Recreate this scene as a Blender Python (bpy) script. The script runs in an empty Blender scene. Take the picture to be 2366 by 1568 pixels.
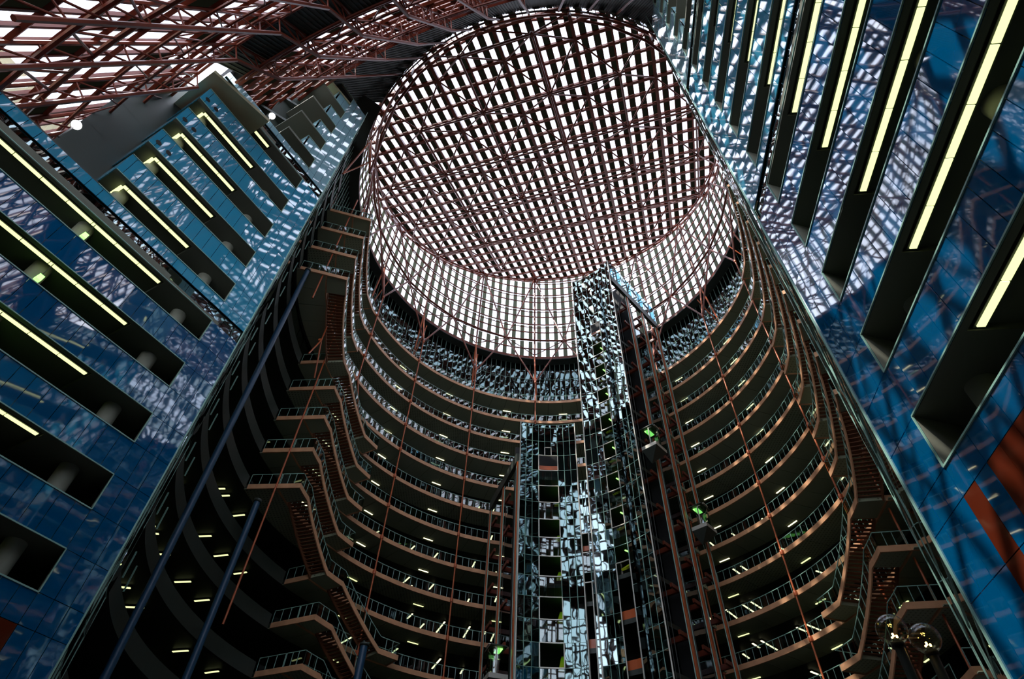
import bpy, bmesh, math, random
from math import sin, cos, radians, degrees, sqrt, pi, atan2, floor as fl
from mathutils import Vector, Matrix
random.seed(7)
D = bpy.data
SC = bpy.context.scene
COL = SC.collection

# ------------------------------------------------------------------ camera
cam = D.cameras.new('camera'); cam.sensor_width = 36.0
F_PX = 1399.43; cam.lens = F_PX / 2366 * 36.0
cam.clip_end = 2000
camo = D.objects.new('camera', cam); COL.objects.link(camo); SC.camera = camo
up = Vector(((1237.2 - 1183) / F_PX, (-428.8 - 784) / F_PX, 1.0)).normalized()      # zenith in image axes (x right, y down, z forward)
yy = (Vector((0, 0, 1)) - up * up.z).normalized()
xx = yy.cross(up)
if xx.x < 0: xx = -xx
# rows of M: image axes expressed in the world
def img2world(v): return Vector((v.dot(xx), v.dot(yy), v.dot(up)))
cx, cy, cz = img2world(Vector((1, 0, 0))), img2world(Vector((0, -1, 0))), img2world(Vector((0, 0, -1)))
camo.matrix_world = Matrix(((cx.x, cy.x, cz.x, 0), (cx.y, cy.y, cz.y, 0), (cx.z, cy.z, cz.z, 0), (0, 0, 0, 1)))

# ------------------------------------------------------------------ sky, sun, exposure
w = D.worlds.new('sky'); SC.world = w; w.use_nodes = True
nt = w.node_tree; bg = nt.nodes['Background']
tc = nt.nodes.new('ShaderNodeTexCoord'); sx = nt.nodes.new('ShaderNodeSeparateXYZ'); rp = nt.nodes.new('ShaderNodeValToRGB')
nt.links.new(tc.outputs['Generated'], sx.inputs[0]); nt.links.new(sx.outputs['Z'], rp.inputs[0]); nt.links.new(rp.outputs[0], bg.inputs[0])
rp.color_ramp.elements[0].position = 0.0; rp.color_ramp.elements[0].color = (0.80, 0.84, 0.92, 1)
rp.color_ramp.elements[1].position = 0.9; rp.color_ramp.elements[1].color = (0.80, 0.85, 1.0, 1)
bg.inputs[1].default_value = 4.2
sun = D.lights.new('sun', 'SUN'); sun.energy = 7.0; sun.angle = radians(0.6); sun.color = (1.0, 0.93, 0.82)
suno = D.objects.new('sun', sun); COL.objects.link(suno)
SUN_AZ, SUN_EL = radians(-122), radians(52)
sd = Vector((sin(SUN_AZ) * cos(SUN_EL), cos(SUN_AZ) * cos(SUN_EL), sin(SUN_EL)))
suno.rotation_euler = sd.to_track_quat('Z', 'Y').to_euler(); suno.location = sd * 200
SC.view_settings.view_transform = 'Standard'; SC.view_settings.look = 'None'
SC.view_settings.exposure = 0.0; SC.view_settings.gamma = 1.0
SC.view_settings.use_curve_mapping = False
cy_ = SC.cycles
cy_.max_bounces = 8; cy_.diffuse_bounces = 3; cy_.glossy_bounces = 5; cy_.transmission_bounces = 4; cy_.transparent_max_bounces = 20
cy_.caustics_reflective = False; cy_.caustics_refractive = False; cy_.sample_clamp_indirect = 3.0

# ------------------------------------------------------------------ geometry constants (h = metres above the camera; ground at GZ)
S = 3.96; GZ = -1.6
CX, CY = 4.30, 42.11                                    # rotunda centre
AX = radians(18.6); QX, QY = CX + 43 * sin(AX), CY + 43 * cos(AX)   # centre of the big curved front
def H(i): return 66.21 - S * i                          # underside of gallery i's orange edge
def P(R, a, h): a = radians(a); return Vector((CX + R * sin(a), CY + R * cos(a), h))
def PQ(R, a, h): a = radians(a); return Vector((QX + R * sin(a), QY + R * cos(a), h))
ORD = ['topmost', 'second', 'third', 'fourth', 'fifth', 'sixth', 'seventh', 'eighth', 'ninth', 'tenth', 'eleventh', 'twelfth', 'thirteenth', 'fourteenth', 'fifteenth', 'sixteenth', 'seventeenth', 'eighteenth']
def nth(k): return 'topmost' if k == 0 else ORD[k] + ' from the top'

# ------------------------------------------------------------------ materials
def mat(name, base, rough=0.5, metal=0.0, emit=None, estr=1.0, spec=0.5, bump=None, noise=None, coat=0.0):
    m = D.materials.new(name); m.use_nodes = True; t = m.node_tree; b = t.nodes['Principled BSDF']
    b.inputs['Base Color'].default_value = (*base, 1); b.inputs['Roughness'].default_value = rough
    b.inputs['Metallic'].default_value = metal; b.inputs['Specular IOR Level'].default_value = spec
    b.inputs['Coat Weight'].default_value = coat; b.inputs['Coat IOR'].default_value = 2.3 if coat else 1.5; b.inputs['Coat Roughness'].default_value = .02
    if emit: b.inputs['Emission Color'].default_value = (*emit, 1); b.inputs['Emission Strength'].default_value = estr
    geo = t.nodes.new('ShaderNodeNewGeometry')
    if bump:      # (scale, strength, distance)
        n = t.nodes.new('ShaderNodeTexNoise'); n.inputs['Scale'].default_value = bump[0]; n.inputs['Detail'].default_value = 1.0
        bp = t.nodes.new('ShaderNodeBump'); bp.inputs['Strength'].default_value = bump[1]; bp.inputs['Distance'].default_value = bump[2]
        t.links.new(geo.outputs['Position'], n.inputs['Vector']); t.links.new(n.outputs[0], bp.inputs['Height']); t.links.new(bp.outputs[0], b.inputs['Normal'])
    if noise:     # (scale, amount) colour variation
        n = t.nodes.new('ShaderNodeTexNoise'); n.inputs['Scale'].default_value = noise[0]; n.inputs['Detail'].default_value = 4
        mx = t.nodes.new('ShaderNodeMix'); mx.data_type = 'RGBA'; mx.blend_type = 'MULTIPLY'; mx.inputs[0].default_value = noise[1]
        cr = t.nodes.new('ShaderNodeValToRGB'); cr.color_ramp.elements[0].position = .3; cr.color_ramp.elements[1].position = .7
        t.links.new(geo.outputs['Position'], n.inputs['Vector']); t.links.new(n.outputs[0], cr.inputs[0])
        mx.inputs[6].default_value = (*base, 1); t.links.new(cr.outputs[0], mx.inputs[7]); t.links.new(mx.outputs[2], b.inputs['Base Color'])
    return m
M = {}
M['orange'] = mat('orange_fascia', (0.80, 0.42, 0.22), 0.45, noise=(1.2, .25))
M['brown'] = mat('red_brown_steel', (0.17, 0.032, 0.014), 0.38, spec=.5)
M['hanger'] = mat('orange_red_steel', (0.55, 0.12, 0.035), 0.32, spec=.6)
M['mint'] = mat('pale_green_metal', (0.26, 0.46, 0.38), 0.35)
M['pale'] = mat('pale_metal', (0.62, 0.60, 0.52), 0.3, metal=.3)
M['soffit'] = mat('grey_green_soffit', (0.17, 0.18, 0.125), 0.75)
t = M['soffit'].node_tree; b = t.nodes['Principled BSDF']       # perforated, corrugated ceiling metal
vo = t.nodes.new('ShaderNodeTexVoronoi'); vo.inputs['Scale'].default_value = 3.2; geo = t.nodes.new('ShaderNodeNewGeometry'); cr = t.nodes.new('ShaderNodeValToRGB')
cr.color_ramp.elements[0].position = .16; cr.color_ramp.elements[0].color = (0.14, 0.15, 0.10, 1); cr.color_ramp.elements[1].position = .3; cr.color_ramp.elements[1].color = (0.38, 0.42, 0.28, 1)
vo.inputs['Randomness'].default_value = 0.0
t.links.new(geo.outputs['Position'], vo.inputs['Vector']); t.links.new(vo.outputs[0], cr.inputs[0]); t.links.new(cr.outputs[0], b.inputs['Base Color'])
M['dark'] = mat('dark_green_metal', (0.035, 0.045, 0.036), 0.5)
M['deck'] = mat('dark_corrugated_deck', (0.045, 0.055, 0.05), 0.6)
M['black'] = mat('black_opening', (0.008, 0.008, 0.008), 0.7)
M['conc'] = mat('pale_green_grey_plaster', (0.40, 0.41, 0.32), 0.7, noise=(.8, .2))
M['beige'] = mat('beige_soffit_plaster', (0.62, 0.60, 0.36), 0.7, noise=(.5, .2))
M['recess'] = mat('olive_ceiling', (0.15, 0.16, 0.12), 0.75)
M['mirror'] = mat('dark_mirror_glass', (0.26, 0.33, 0.33), 0.02, metal=1.0, bump=(0.8, .16, .035))
M['mirror2'] = mat('bright_mirror_glass', (0.62, 0.70, 0.76), 0.02, metal=1.0, bump=(0.7, .2, .04))
M['mirrord'] = mat('deep_mirror_glass', (0.13, 0.19, 0.19), 0.02, metal=1.0, bump=(0.8, .16, .035))
M['glassd'] = mat('dark_office_glass', (0.085, 0.125, 0.13), 0.03, metal=1.0, bump=(0.8, .2, .05))
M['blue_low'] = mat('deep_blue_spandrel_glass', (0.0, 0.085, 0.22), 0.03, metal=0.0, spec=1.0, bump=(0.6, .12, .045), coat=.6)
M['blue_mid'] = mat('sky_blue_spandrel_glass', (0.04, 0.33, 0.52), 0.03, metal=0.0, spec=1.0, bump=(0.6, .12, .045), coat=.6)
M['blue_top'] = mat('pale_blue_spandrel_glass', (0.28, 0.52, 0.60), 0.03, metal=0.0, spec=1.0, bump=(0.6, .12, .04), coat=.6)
M['red'] = mat('dark_red_spandrel_glass', (0.10, 0.016, 0.006), 0.06, spec=.5, bump=(0.6, .1, .04))
M['tube'] = mat('fluorescent_tube', (0.9, 0.95, 0.7), 0.5, emit=(0.92, 1.0, 0.45), estr=1.35)
M['tube2'] = mat('warm_office_tube', (0.9, 0.9, 0.7), 0.5, emit=(1.0, 0.93, 0.55), estr=2.2)
M['tubeg'] = mat('green_tint_tube', (0.6, 0.9, 0.4), 0.5, emit=(0.35, 1.0, 0.2), estr=2.0)
M['lime'] = mat('lime_green_stair_wall', (0.55, 0.62, 0.02), 0.5, emit=None)
M['bulb'] = mat('warm_bulb', (1, .8, .4), 0.5, emit=(1.0, 0.62, 0.2), estr=30)
M['spot'] = mat('spotlight_face', (1, 1, 1), 0.5, emit=(1.0, 0.95, 1.0), estr=14)
M['bluecol'] = mat('blue_column_paint', (0.015, 0.065, 0.13), 0.4)
M['ground'] = mat('grey_granite_floor', (0.12, 0.12, 0.13), 0.3, noise=(2, .5))
M['tan'] = mat('tan_stone_facade', (0.50, 0.45, 0.28), 0.8, noise=(.2, .3))
M['tread'] = mat('brown_stair_tread', (0.22, 0.085, 0.04), 0.4)

def shader_mix(name, build):
    m = D.materials.new(name); m.use_nodes = True; t = m.node_tree
    for n in list(t.nodes): t.nodes.remove(n)
    o = t.nodes.new('ShaderNodeOutputMaterial'); t.links.new(build(t), o.inputs[0]); return m
def clear(tint, ior=1.5, boost=1.0, rough=0.02):
    def b(t):
        tr = t.nodes.new('ShaderNodeBsdfTransparent'); tr.inputs[0].default_value = (*tint, 1)
        g = t.nodes.new('ShaderNodeBsdfGlossy'); g.inputs['Roughness'].default_value = rough; g.inputs[0].default_value = (.9, .95, .95, 1)
        lw = t.nodes.new('ShaderNodeLayerWeight'); lw.inputs[0].default_value = .5
        pw = t.nodes.new('ShaderNodeMath'); pw.operation = 'POWER'; pw.inputs[1].default_value = 4.0
        mu = t.nodes.new('ShaderNodeMath'); mu.operation = 'MULTIPLY_ADD'; mu.inputs[1].default_value = .8; mu.inputs[2].default_value = .05 * boost; mu.use_clamp = True
        mx = t.nodes.new('ShaderNodeMixShader'); t.links.new(lw.outputs['Facing'], pw.inputs[0]); t.links.new(pw.outputs[0], mu.inputs[0]); t.links.new(mu.outputs[0], mx.inputs[0])
        t.links.new(tr.outputs[0], mx.inputs[1]); t.links.new(g.outputs[0], mx.inputs[2]); return mx.outputs[0]
    return b
def milky(col, tr=0.75):
    def b(t):
        a = t.nodes.new('ShaderNodeBsdfTranslucent'); a.inputs[0].default_value = (*col, 1)
        d = t.nodes.new('ShaderNodeBsdfDiffuse'); d.inputs[0].default_value = (*col, 1)
        mx = t.nodes.new('ShaderNodeMixShader'); mx.inputs[0].default_value = 1 - tr
        t.links.new(a.outputs[0], mx.inputs[1]); t.links.new(d.outputs[0], mx.inputs[2]); return mx.outputs[0]
    return b
M['clear'] = shader_mix('clear_roof_glass', clear((.96, .97, .99), 1.3))
M['rail'] = shader_mix('railing_glass', clear((.62, .72, .70), 1.6, 2.2))
M['grey'] = shader_mix('grey_insulated_panel', milky((0.036, 0.037, 0.029), .9))
M['frit'] = shader_mix('blue_grey_fritted_panel', milky((0.19, 0.20, 0.17), .95))
M['globe'] = shader_mix('clear_globe_glass', clear((.90, .86, .62), 1.35, 1.6))
M['bluegl'] = shader_mix('light_blue_glass', clear((.45, .72, .85), 1.5, 2.0))

# ------------------------------------------------------------------ object helpers
def link(name, me, parent=None, mtx=None):
    o = D.objects.new(name, me); COL.objects.link(o)
    if mtx is not None: o.matrix_world = mtx
    if parent is not None: o.parent = parent
    return o
def empty(name, label, cat, group=None, kind=None):
    o = D.objects.new(name, None); COL.objects.link(o); o.empty_display_size = .5
    if label: o['label'] = label
    if cat: o['category'] = cat
    if group: o['group'] = group
    if kind: o['kind'] = kind
    return o
def put(e, loc):            # place an Empty thing at its base before parts are added in world space
    e.location = loc; e.matrix_world = Matrix.Translation(Vector(loc)); return e
def child(name, me, parent, mtx=None, kind=None, label=None):
    o = D.objects.new(name, me); COL.objects.link(o)
    o.parent = parent
    if parent is not None: o.matrix_parent_inverse = inv_of(parent)
    o.matrix_basis = mtx if mtx is not None else Matrix.Identity(4)
    if kind: o['kind'] = kind
    if label: o['label'] = label
    return o
_inv = {}
def world_of(p):
    m = Matrix.LocRotScale(p.location, p.rotation_euler, p.scale) if p.type == 'EMPTY' else p.matrix_basis.copy()
    if p.parent is not None: m = world_of(p.parent) @ p.matrix_parent_inverse @ p.matrix_basis
    return m
def inv_of(p):
    k = p.name
    if k not in _inv: _inv[k] = world_of(p).inverted()
    return _inv[k]
def mesh(name, vs, fs, m):
    me = D.meshes.new(name); me.from_pydata([tuple(v) for v in vs], [], fs); me.materials.append(m); me.update(); return me
class MB:
    def __init__(s): s.v = []; s.f = []
    def add(s, vs, fs):
        n = len(s.v); s.v += [tuple(v) for v in vs]; s.f += [tuple(i + n for i in f) for f in fs]
    def hexa(s, a):          # 8 points: bottom 4, top 4
        s.add(a, [(0, 3, 2, 1), (4, 5, 6, 7), (0, 1, 5, 4), (1, 2, 6, 5), (2, 3, 7, 6), (3, 0, 4, 7)])
    def tube(s, p, q, r, n=6):
        p, q = Vector(p), Vector(q); d = (q - p).normalized(); a = d.orthogonal().normalized(); b_ = d.cross(a)
        vs = [p + (a * cos(2 * pi * k / n) + b_ * sin(2 * pi * k / n)) * r for k in range(n)] + [q + (a * cos(2 * pi * k / n) + b_ * sin(2 * pi * k / n)) * r for k in range(n)]
        s.add(vs, [(k, (k + 1) % n, (k + 1) % n + n, k + n) for k in range(n)] + [tuple(range(n - 1, -1, -1)), tuple(range(n, 2 * n))])
    def bar(s, p, q, w, h, upv=Vector((0, 0, 1))):
        p, q = Vector(p), Vector(q); d = (q - p).normalized(); side = d.cross(upv)
        if side.length < 1e-4: side = d.cross(Vector((1, 0, 0)))
        side.normalize(); u = side.cross(d).normalized(); a, b_ = side * w / 2, u * h / 2
        s.hexa([p - a - b_, p + a - b_, q + a - b_, q - a - b_, p - a + b_, p + a + b_, q + a + b_, q - a + b_])
    def ring(s, R0, R1, a0, a1, h0, h1, step=1.5, fn=P, dh=0.0):       # annular sector; dh = rise from a0 to a1
        n = max(1, int(abs(a1 - a0) / step)); vs = []; fs = []
        for k in range(n + 1):
            a = a0 + (a1 - a0) * k / n; e = dh * k / n
            vs += [fn(R0, a, h0 + e), fn(R1, a, h0 + e), fn(R1, a, h1 + e), fn(R0, a, h1 + e)]
        for k in range(n):
            i, j = 4 * k, 4 * k + 4
            fs += [(i, i + 1, j + 1, j), (i + 1, i + 2, j + 2, j + 1), (i + 2, i + 3, j + 3, j + 2), (i + 3, i, j, j + 3)]
        fs += [(0, 3, 2, 1), (4 * n, 4 * n + 1, 4 * n + 2, 4 * n + 3)]
        s.add(vs, fs)
    def obj(s, name, m, parent=None, kind=None, label=None, cat=None, smooth=False):
        me = mesh(name, s.v, s.f, m)
        if smooth:
            for p in me.polygons: p.use_smooth = True
        o = child(name, me, parent, None, kind, label)
        if cat: o['category'] = cat
        return o
_unit = {}
def unit_cube(m):
    k = ('c', m.name)
    if k not in _unit:
        b_ = MB(); b_.hexa([(-.5, -.5, -.5), (.5, -.5, -.5), (.5, .5, -.5), (-.5, .5, -.5), (-.5, -.5, .5), (.5, -.5, .5), (.5, .5, .5), (-.5, .5, .5)])
        _unit[k] = mesh('box', b_.v, b_.f, m)
    return _unit[k]
def unit_cyl(m, n=6):
    k = ('y', m.name, n)
    if k not in _unit:
        b_ = MB(); b_.tube((0, 0, 0), (0, 0, 1), 1, n); me = mesh('rod', b_.v, b_.f, m)
        if n > 6:
            for p in me.polygons: p.use_smooth = len(p.vertices) == 4
        _unit[k] = me
    return _unit[k]
def rod(name, p, q, r, m, parent, n=6, label=None):
    p, q = Vector(p), Vector(q); d = q - p; L = d.length
    rot = d.to_track_quat('Z', 'Y').to_matrix().to_4x4()
    return child(name, unit_cyl(m, n), parent, Matrix.Translation(p) @ rot @ Matrix.Diagonal((r, r, L, 1)), label=label)
def frame_m(o, x, y, z, sx_, sy_, sz_):
    return Matrix.Translation(o) @ Matrix(((x.x, y.x, z.x, 0), (x.y, y.y, z.y, 0), (x.z, y.z, z.z, 0), (0, 0, 0, 1))) @ Matrix.Diagonal((sx_, sy_, sz_, 1))
def boxm(name, o, x, y, z, sx_, sy_, sz_, m, parent, label=None, kind=None):
    return child(name, unit_cube(m), parent, frame_m(o, x, y, z, sx_, sy_, sz_), kind, label)
def bar(name, p, q, w_, h_, m, parent, upv=Vector((0, 0, 1)), label=None):
    p, q = Vector(p), Vector(q); d = (q - p).normalized(); s_ = d.cross(upv)
    if s_.length < 1e-4: s_ = d.cross(Vector((1, 0, 0)))
    s_.normalize(); u_ = s_.cross(d).normalized()
    return boxm(name, (p + q) / 2, s_, d, u_, w_, (q - p).length, h_, m, parent, label)
def quads(name, cells, m, parent, cap=290, th=0.04, label=None):
    """cells: list of 4 corner points; the ones that show largest become parts, the rest one joined part"""
    def size(c):
        ce = (c[0] + c[2]) / 2; return (c[1] - c[0]).cross(c[3] - c[0]).length / max(1, ce.length_squared)
    cells = sorted(cells, key=size, reverse=True)
    for c in cells[:cap]:
        b_ = MB(); n = (c[1] - c[0]).cross(c[3] - c[0]).normalized() * th
        o = c[0]; b_.hexa([p - o for p in c] + [p + n - o for p in c])
        child(name, mesh(name, b_.v, b_.f, m), parent, Matrix.Translation(o), label=label)
    if len(cells) > cap:
        b_ = MB()
        for c in cells[cap:]:
            n = (c[1] - c[0]).cross(c[3] - c[0]).normalized() * th; b_.hexa(list(c) + [p + n for p in c])
        b_.obj(name, m, parent, 'stuff')

# ================================================================== SETTING: floor
b_ = MB(); b_.hexa([(-110, -70, GZ - .3), (120, -70, GZ - .3), (120, 120, GZ - .3), (-110, 120, GZ - .3), (-110, -70, GZ), (120, -70, GZ), (120, 120, GZ), (-110, 120, GZ)])
b_.obj('floor', M['ground'], None, 'structure')

# ================================================================== WING FACADES
def facade(name, side, P0, d, out, Tm, s_low, s_mid, s_top, lo_m):
    """P0: corner of the openings, d: along the wall towards the entrance, out: into the wing"""
    x = Vector((d[0], d[1], 0)).normalized(); o_ = Vector((out[0], out[1], 0)).normalized(); z = Vector((0, 0, 1))
    base = Vector((P0[0], P0[1], 0))
    W = empty(name, None, None, kind='structure'); put(W, (P0[0], P0[1], GZ))
    def at(s, dep, h): return base + x * s + o_ * dep + z * h
    T = lambda m: Tm - S * m
    B = lambda m: T(m) - 1.96
    send = lambda m: s_low if m >= 5 else (s_mid if m >= 0 else s_top)
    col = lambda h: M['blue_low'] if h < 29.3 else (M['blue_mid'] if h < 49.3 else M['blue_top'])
    pane_cells = []
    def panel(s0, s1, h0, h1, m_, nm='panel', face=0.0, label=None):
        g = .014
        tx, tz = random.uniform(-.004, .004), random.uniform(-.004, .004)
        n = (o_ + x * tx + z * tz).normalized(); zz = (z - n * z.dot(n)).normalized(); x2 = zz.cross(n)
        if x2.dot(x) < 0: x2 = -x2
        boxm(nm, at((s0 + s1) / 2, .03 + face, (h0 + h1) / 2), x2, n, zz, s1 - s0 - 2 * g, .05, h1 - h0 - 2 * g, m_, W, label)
    def cols(s0, s1):
        e = [-2.2, -1.47, -.735, 0.0]; k = 1
        while e[-1] < s1 - .3: e.append(min(s1, .764 * k)); k += 1
        return [(a, b) for a, b in zip(e[:-1], e[1:]) if a >= s0 - 1e-6 and b <= s1 + 1e-6]
    for m in range(-5, 10):
        se = send(m); hT = T(m) if m >= 0 else T(m)
        # band under opening m (down to the next opening), and the blank zone beside the opening
        top, bot = B(m), T(m + 1)
        if m == 9: bot = 10.2
        for s0, s1 in cols(-2.2, send(m + 1) if m < 9 else se):
            if m in (4, -1):                       # tier joint: strip of dark mirror glass under a narrow blue band
                panel(s0, s1, top - .85, top, col(top - .4))
                panel(s0, s1, bot, top - .87, M['mirror'], 'strip_pane', .12, 'dark mirror strip pane')
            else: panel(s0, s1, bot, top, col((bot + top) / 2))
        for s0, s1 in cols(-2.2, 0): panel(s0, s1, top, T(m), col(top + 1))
    # lower blank storeys with the red columns of panels
    rows = [10.2, 8.2, 6.2, 4.2, 2.2, .2, GZ]
    for a, c in zip(rows[:-1], rows[1:]):
        for k, (s0, s1) in enumerate(cols(-2.2, s_low)):
            red = (s0 > -.01 and not (.7 < s0 < .8)) if side == 'right' else s0 > -.01
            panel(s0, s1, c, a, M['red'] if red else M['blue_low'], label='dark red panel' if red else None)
    # edges of the openings, soffits, recess walls, end walls
    E = MB(); R_ = MB(); Wl = MB(); Fl = MB(); Tl = MB()
    for m in range(-5, 10):
        se = send(m); t_, u_ = T(m), B(m)
        for hh in (t_, u_): E.bar(at(0, -.015, hh), at(se, -.015, hh), .05, .06)
        E.bar(at(0, -.015, u_), at(0, -.015, t_), .05, .05, x)
        # soffit of the recess: lower blank part, then the tiled part with a step
        dep = 3.6
        for (a, c, hh) in ((-.5, 3.5, t_ + .0), (3.5, se, t_ + .28)):
            if c > a:
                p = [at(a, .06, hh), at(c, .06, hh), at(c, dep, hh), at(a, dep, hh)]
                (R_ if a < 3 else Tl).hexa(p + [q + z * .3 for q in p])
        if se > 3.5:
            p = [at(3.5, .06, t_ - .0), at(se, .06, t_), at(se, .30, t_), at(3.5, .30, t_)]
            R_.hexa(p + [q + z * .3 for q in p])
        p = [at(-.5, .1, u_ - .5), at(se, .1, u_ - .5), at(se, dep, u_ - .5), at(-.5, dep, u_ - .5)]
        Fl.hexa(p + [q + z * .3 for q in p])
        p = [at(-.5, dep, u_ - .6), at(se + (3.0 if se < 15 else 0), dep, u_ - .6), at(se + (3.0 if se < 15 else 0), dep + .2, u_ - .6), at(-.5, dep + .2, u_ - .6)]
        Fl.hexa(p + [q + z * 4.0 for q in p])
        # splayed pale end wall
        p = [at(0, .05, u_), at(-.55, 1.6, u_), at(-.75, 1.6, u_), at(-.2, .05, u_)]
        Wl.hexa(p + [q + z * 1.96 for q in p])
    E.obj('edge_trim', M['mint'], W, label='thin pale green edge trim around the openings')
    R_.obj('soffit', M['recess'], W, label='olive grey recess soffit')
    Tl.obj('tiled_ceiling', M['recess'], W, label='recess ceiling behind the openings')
    Fl.obj('recess_wall', M['dark'], W, label='dark recess lining'); Wl.obj('end_wall', M['conc'], W, label='pale splayed end wall of the openings')
    # wing ends (stepped back tiers) and tops
    for lo, hi, se in ((-1.6, 31.3, s_low), (31.3, 50.9, s_mid), (50.9, 68.6, s_top)):
        for m in range(-5, 10):
            top, bot = B(m), T(m + 1)
            if lo - .5 < bot and top < hi + .5 and se < 15:
                for k in range(5):
                    a = .76 * k
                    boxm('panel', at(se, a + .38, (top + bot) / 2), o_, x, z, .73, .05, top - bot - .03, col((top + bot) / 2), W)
        b2 = MB(); p = [at(-2.2, .1, hi), at(se, .1, hi), at(se, 9, hi), at(-2.2, 9, hi)]; b2.hexa(p + [q + z * .2 for q in p]); b2.obj('wing_roof', M['deck'], W)
    # pipes of the corner edge
    rod('corner_mullion', at(-2.2, -.02, GZ), at(-2.2, -.02, 70), .04, M['mint'], W, label='pale green corner mullion')
    # black round loudspeakers in the blue bands near the mid tier's end
    if side == 'left':
        for m in (0, 1, 2):
            for s_ in (9.13, 8.32):
                hh = B(m) - 1.33
                q = empty('loudspeaker', 'black round loudspeaker, %s band of the left wing, %s of the pair' % (['upper', 'middle', 'lower'][m], 'outer' if s_ > 9 else 'inner'), 'loudspeaker', 'round loudspeakers in the left wing bands'); put(q, at(s_, 0, hh))
                rod('cone', at(s_, -.03, hh), at(s_, .0, hh), .17, M['black'], q, 14); rod('rim', at(s_, -.02, hh), at(s_, .0, hh), .2, M['dark'], q, 14)
    # fluorescent strips in the recess ceilings
    for m in range(-4, 10):
        se = send(m); hh = T(m) + .14
        if se < 3:
            q = empty('ceiling_light', 'short light strip, %s opening of the %s wing, pale top tier' % (ORD[m + 4], side), 'ceiling light', 'short strips on the top tier'); put(q, at(1.1, 2, T(m)))
            boxm('tube', at(1.05, 1.9, T(m) - .06), o_, x, z, 1.1, .24, .05, M['tube'], q); boxm('housing', at(1.05, 1.9, T(m) - .01), o_, x, z, 1.2, .34, .05, M['dark'], q)
            continue
        e = se - .95
        q = empty('ceiling_light', 'fluorescent line in the %s opening of the %s wing' % (nth(m), side) + (', bent' if (m < 5 and side == 'left') else ''), 'ceiling light', 'light lines of the %s wing' % side); put(q, at(3.6, .6, hh))
        k = 3.62; 
        while k < e - .1:
            k2 = min(e, k + 1.55)
            boxm('tube', at((k + k2) / 2, .60, T(m) + .0), x, o_, z, k2 - k - .04, .22, .05, M['tube'], q); k = k2
        boxm('housing', at((3.6 + e) / 2, .60, T(m) + .06), x, o_, z, e - 3.55, .36, .08, M['dark'], q, 'dark light housing')
        if m < 5: boxm('tube', at(e, 1.2, T(m)), o_, x, z, 1.0, .22, .05, M['tube'], q)
    # round columns standing in the openings
    for j, s_ in enumerate((1.35, 8.2, 15.0)):
        se = s_low
        hi = 48.6 if s_ < 9 else 29
        if s_ > se: continue
        q = empty('round_column', 'pale round column in the openings of the %s wing, %s from the atrium' % (side, ['first', 'second', 'third'][j]), 'column'); put(q, at(s_, 1.5, GZ))
        rod('shaft', at(s_, 1.5, GZ), at(s_, 1.5, hi), .45, M['conc'], q, 20); rod('foot', at(s_, 1.5, GZ), at(s_, 1.5, GZ + .3), .55, M['dark'], q, 20)
    if side == 'left':
        for m in (5, 6, 7):
            s_ = 8.1; hh = B(m) + .35
            q = empty('exit_sign', 'small lit yellow-green box sign hanging in the %s opening of the lower left wing' % ['upper', 'middle', 'lower'][m - 5], 'sign', 'lit signs in the left wing'); put(q, at(s_, .5, hh))
            boxm('sign_face', at(s_, .5, hh + .3), o_, x, z, .5, .25, .35, M['tubeg'], q); rod('stem', at(s_, .5, hh + .47), at(s_, .5, T(m)), .02, M['dark'], q)
    return W, at
WR, atR = facade('wall_right', 'right', (12.69, 13.88), (-.12, -.9928), (.9928, -.12), 48.82, 17.0, 9.55, 1.7, 9)
WL, atL = facade('wall_left', 'left', (-19.1, 24.95), (-.515, -.857), (-.857, .515), 49.11, 22.0, 9.55, 1.7, 9)

# mirror return walls that join the wings to the rotunda
def mirror_return(name, pts, h0, h1, row, m_, m2, lab):
    W = empty(name, None, None, kind='structure'); put(W, (pts[0][0], pts[0][1], GZ))
    cells = {0: [], 1: []}
    for j, (a, b2) in enumerate(zip(pts[:-1], pts[1:])):
        h = h0; k = 0
        while h < h1 - .1:
            t_ = min(h + row, h1)
            A, B_ = Vector((*a, 0)), Vector((*b2, 0)); dd = (B_ - A).normalized(); n = dd.cross(Vector((0, 0, 1)))
            tl = random.uniform(-.02, .02); tz = random.uniform(-.03, .03)
            g = .02
            c = [A + dd * g + Vector((0, 0, h + g)), B_ - dd * g + n * tl + Vector((0, 0, h + g)), B_ - dd * g + n * (tl + tz) + Vector((0, 0, t_ - g)), A + dd * g + n * tz + Vector((0, 0, t_ - g))]
            cells[k % 2].append(c); h = t_; k += 1
    quads('pane', cells[0], m_, W, 290, .03); quads('pane', cells[1], m2, W, 290, .03)
    b2 = MB()
    for p in pts: b2.tube((*p, h0), (*p, h1), .045)
    h = h0
    while h < h1:
        for a, c in zip(pts[:-1], pts[1:]): b2.bar((*a, h), (*c, h), .04, .04)
        h += row
    b2.obj('mullions', M['mint'], W, label=lab)
er = atR(-2.2, 0, 0); el_ = atL(-2.2, 0, 0)
mirror_return('wall_right_return', [(er.x, er.y), (er.x + 4.1, er.y + 5.7), (21.3, 27.6)], GZ, 73, 1.98, M['mirror2'], M['mirror'], 'pale green glazing bars')
def arcpts(R, a0, a1, n): return [(P(R, a0 + (a1 - a0) * k / n, 0).x, P(R, a0 + (a1 - a0) * k / n, 0).y) for k in range(n + 1)]
mirror_return('wall_left_return', [(el_.x, el_.y)] + arcpts(26.95, -122.5, -114, 3), GZ, 70, 1.98, M['mirror2'], M['mirror2'], 'pale green glazing bars')

# ================================================================== GALLERIES OF THE ROTUNDA
RI, RS, RO = 24.17, 22.15, 27.2
NL = 13
FAS = .46
def lstart(i): return -104.2 if i <= 4 else (-83.7 if i <= 9 else -63.8)
def rend(i): return 122.0 if i <= 9 else 101.9
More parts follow.
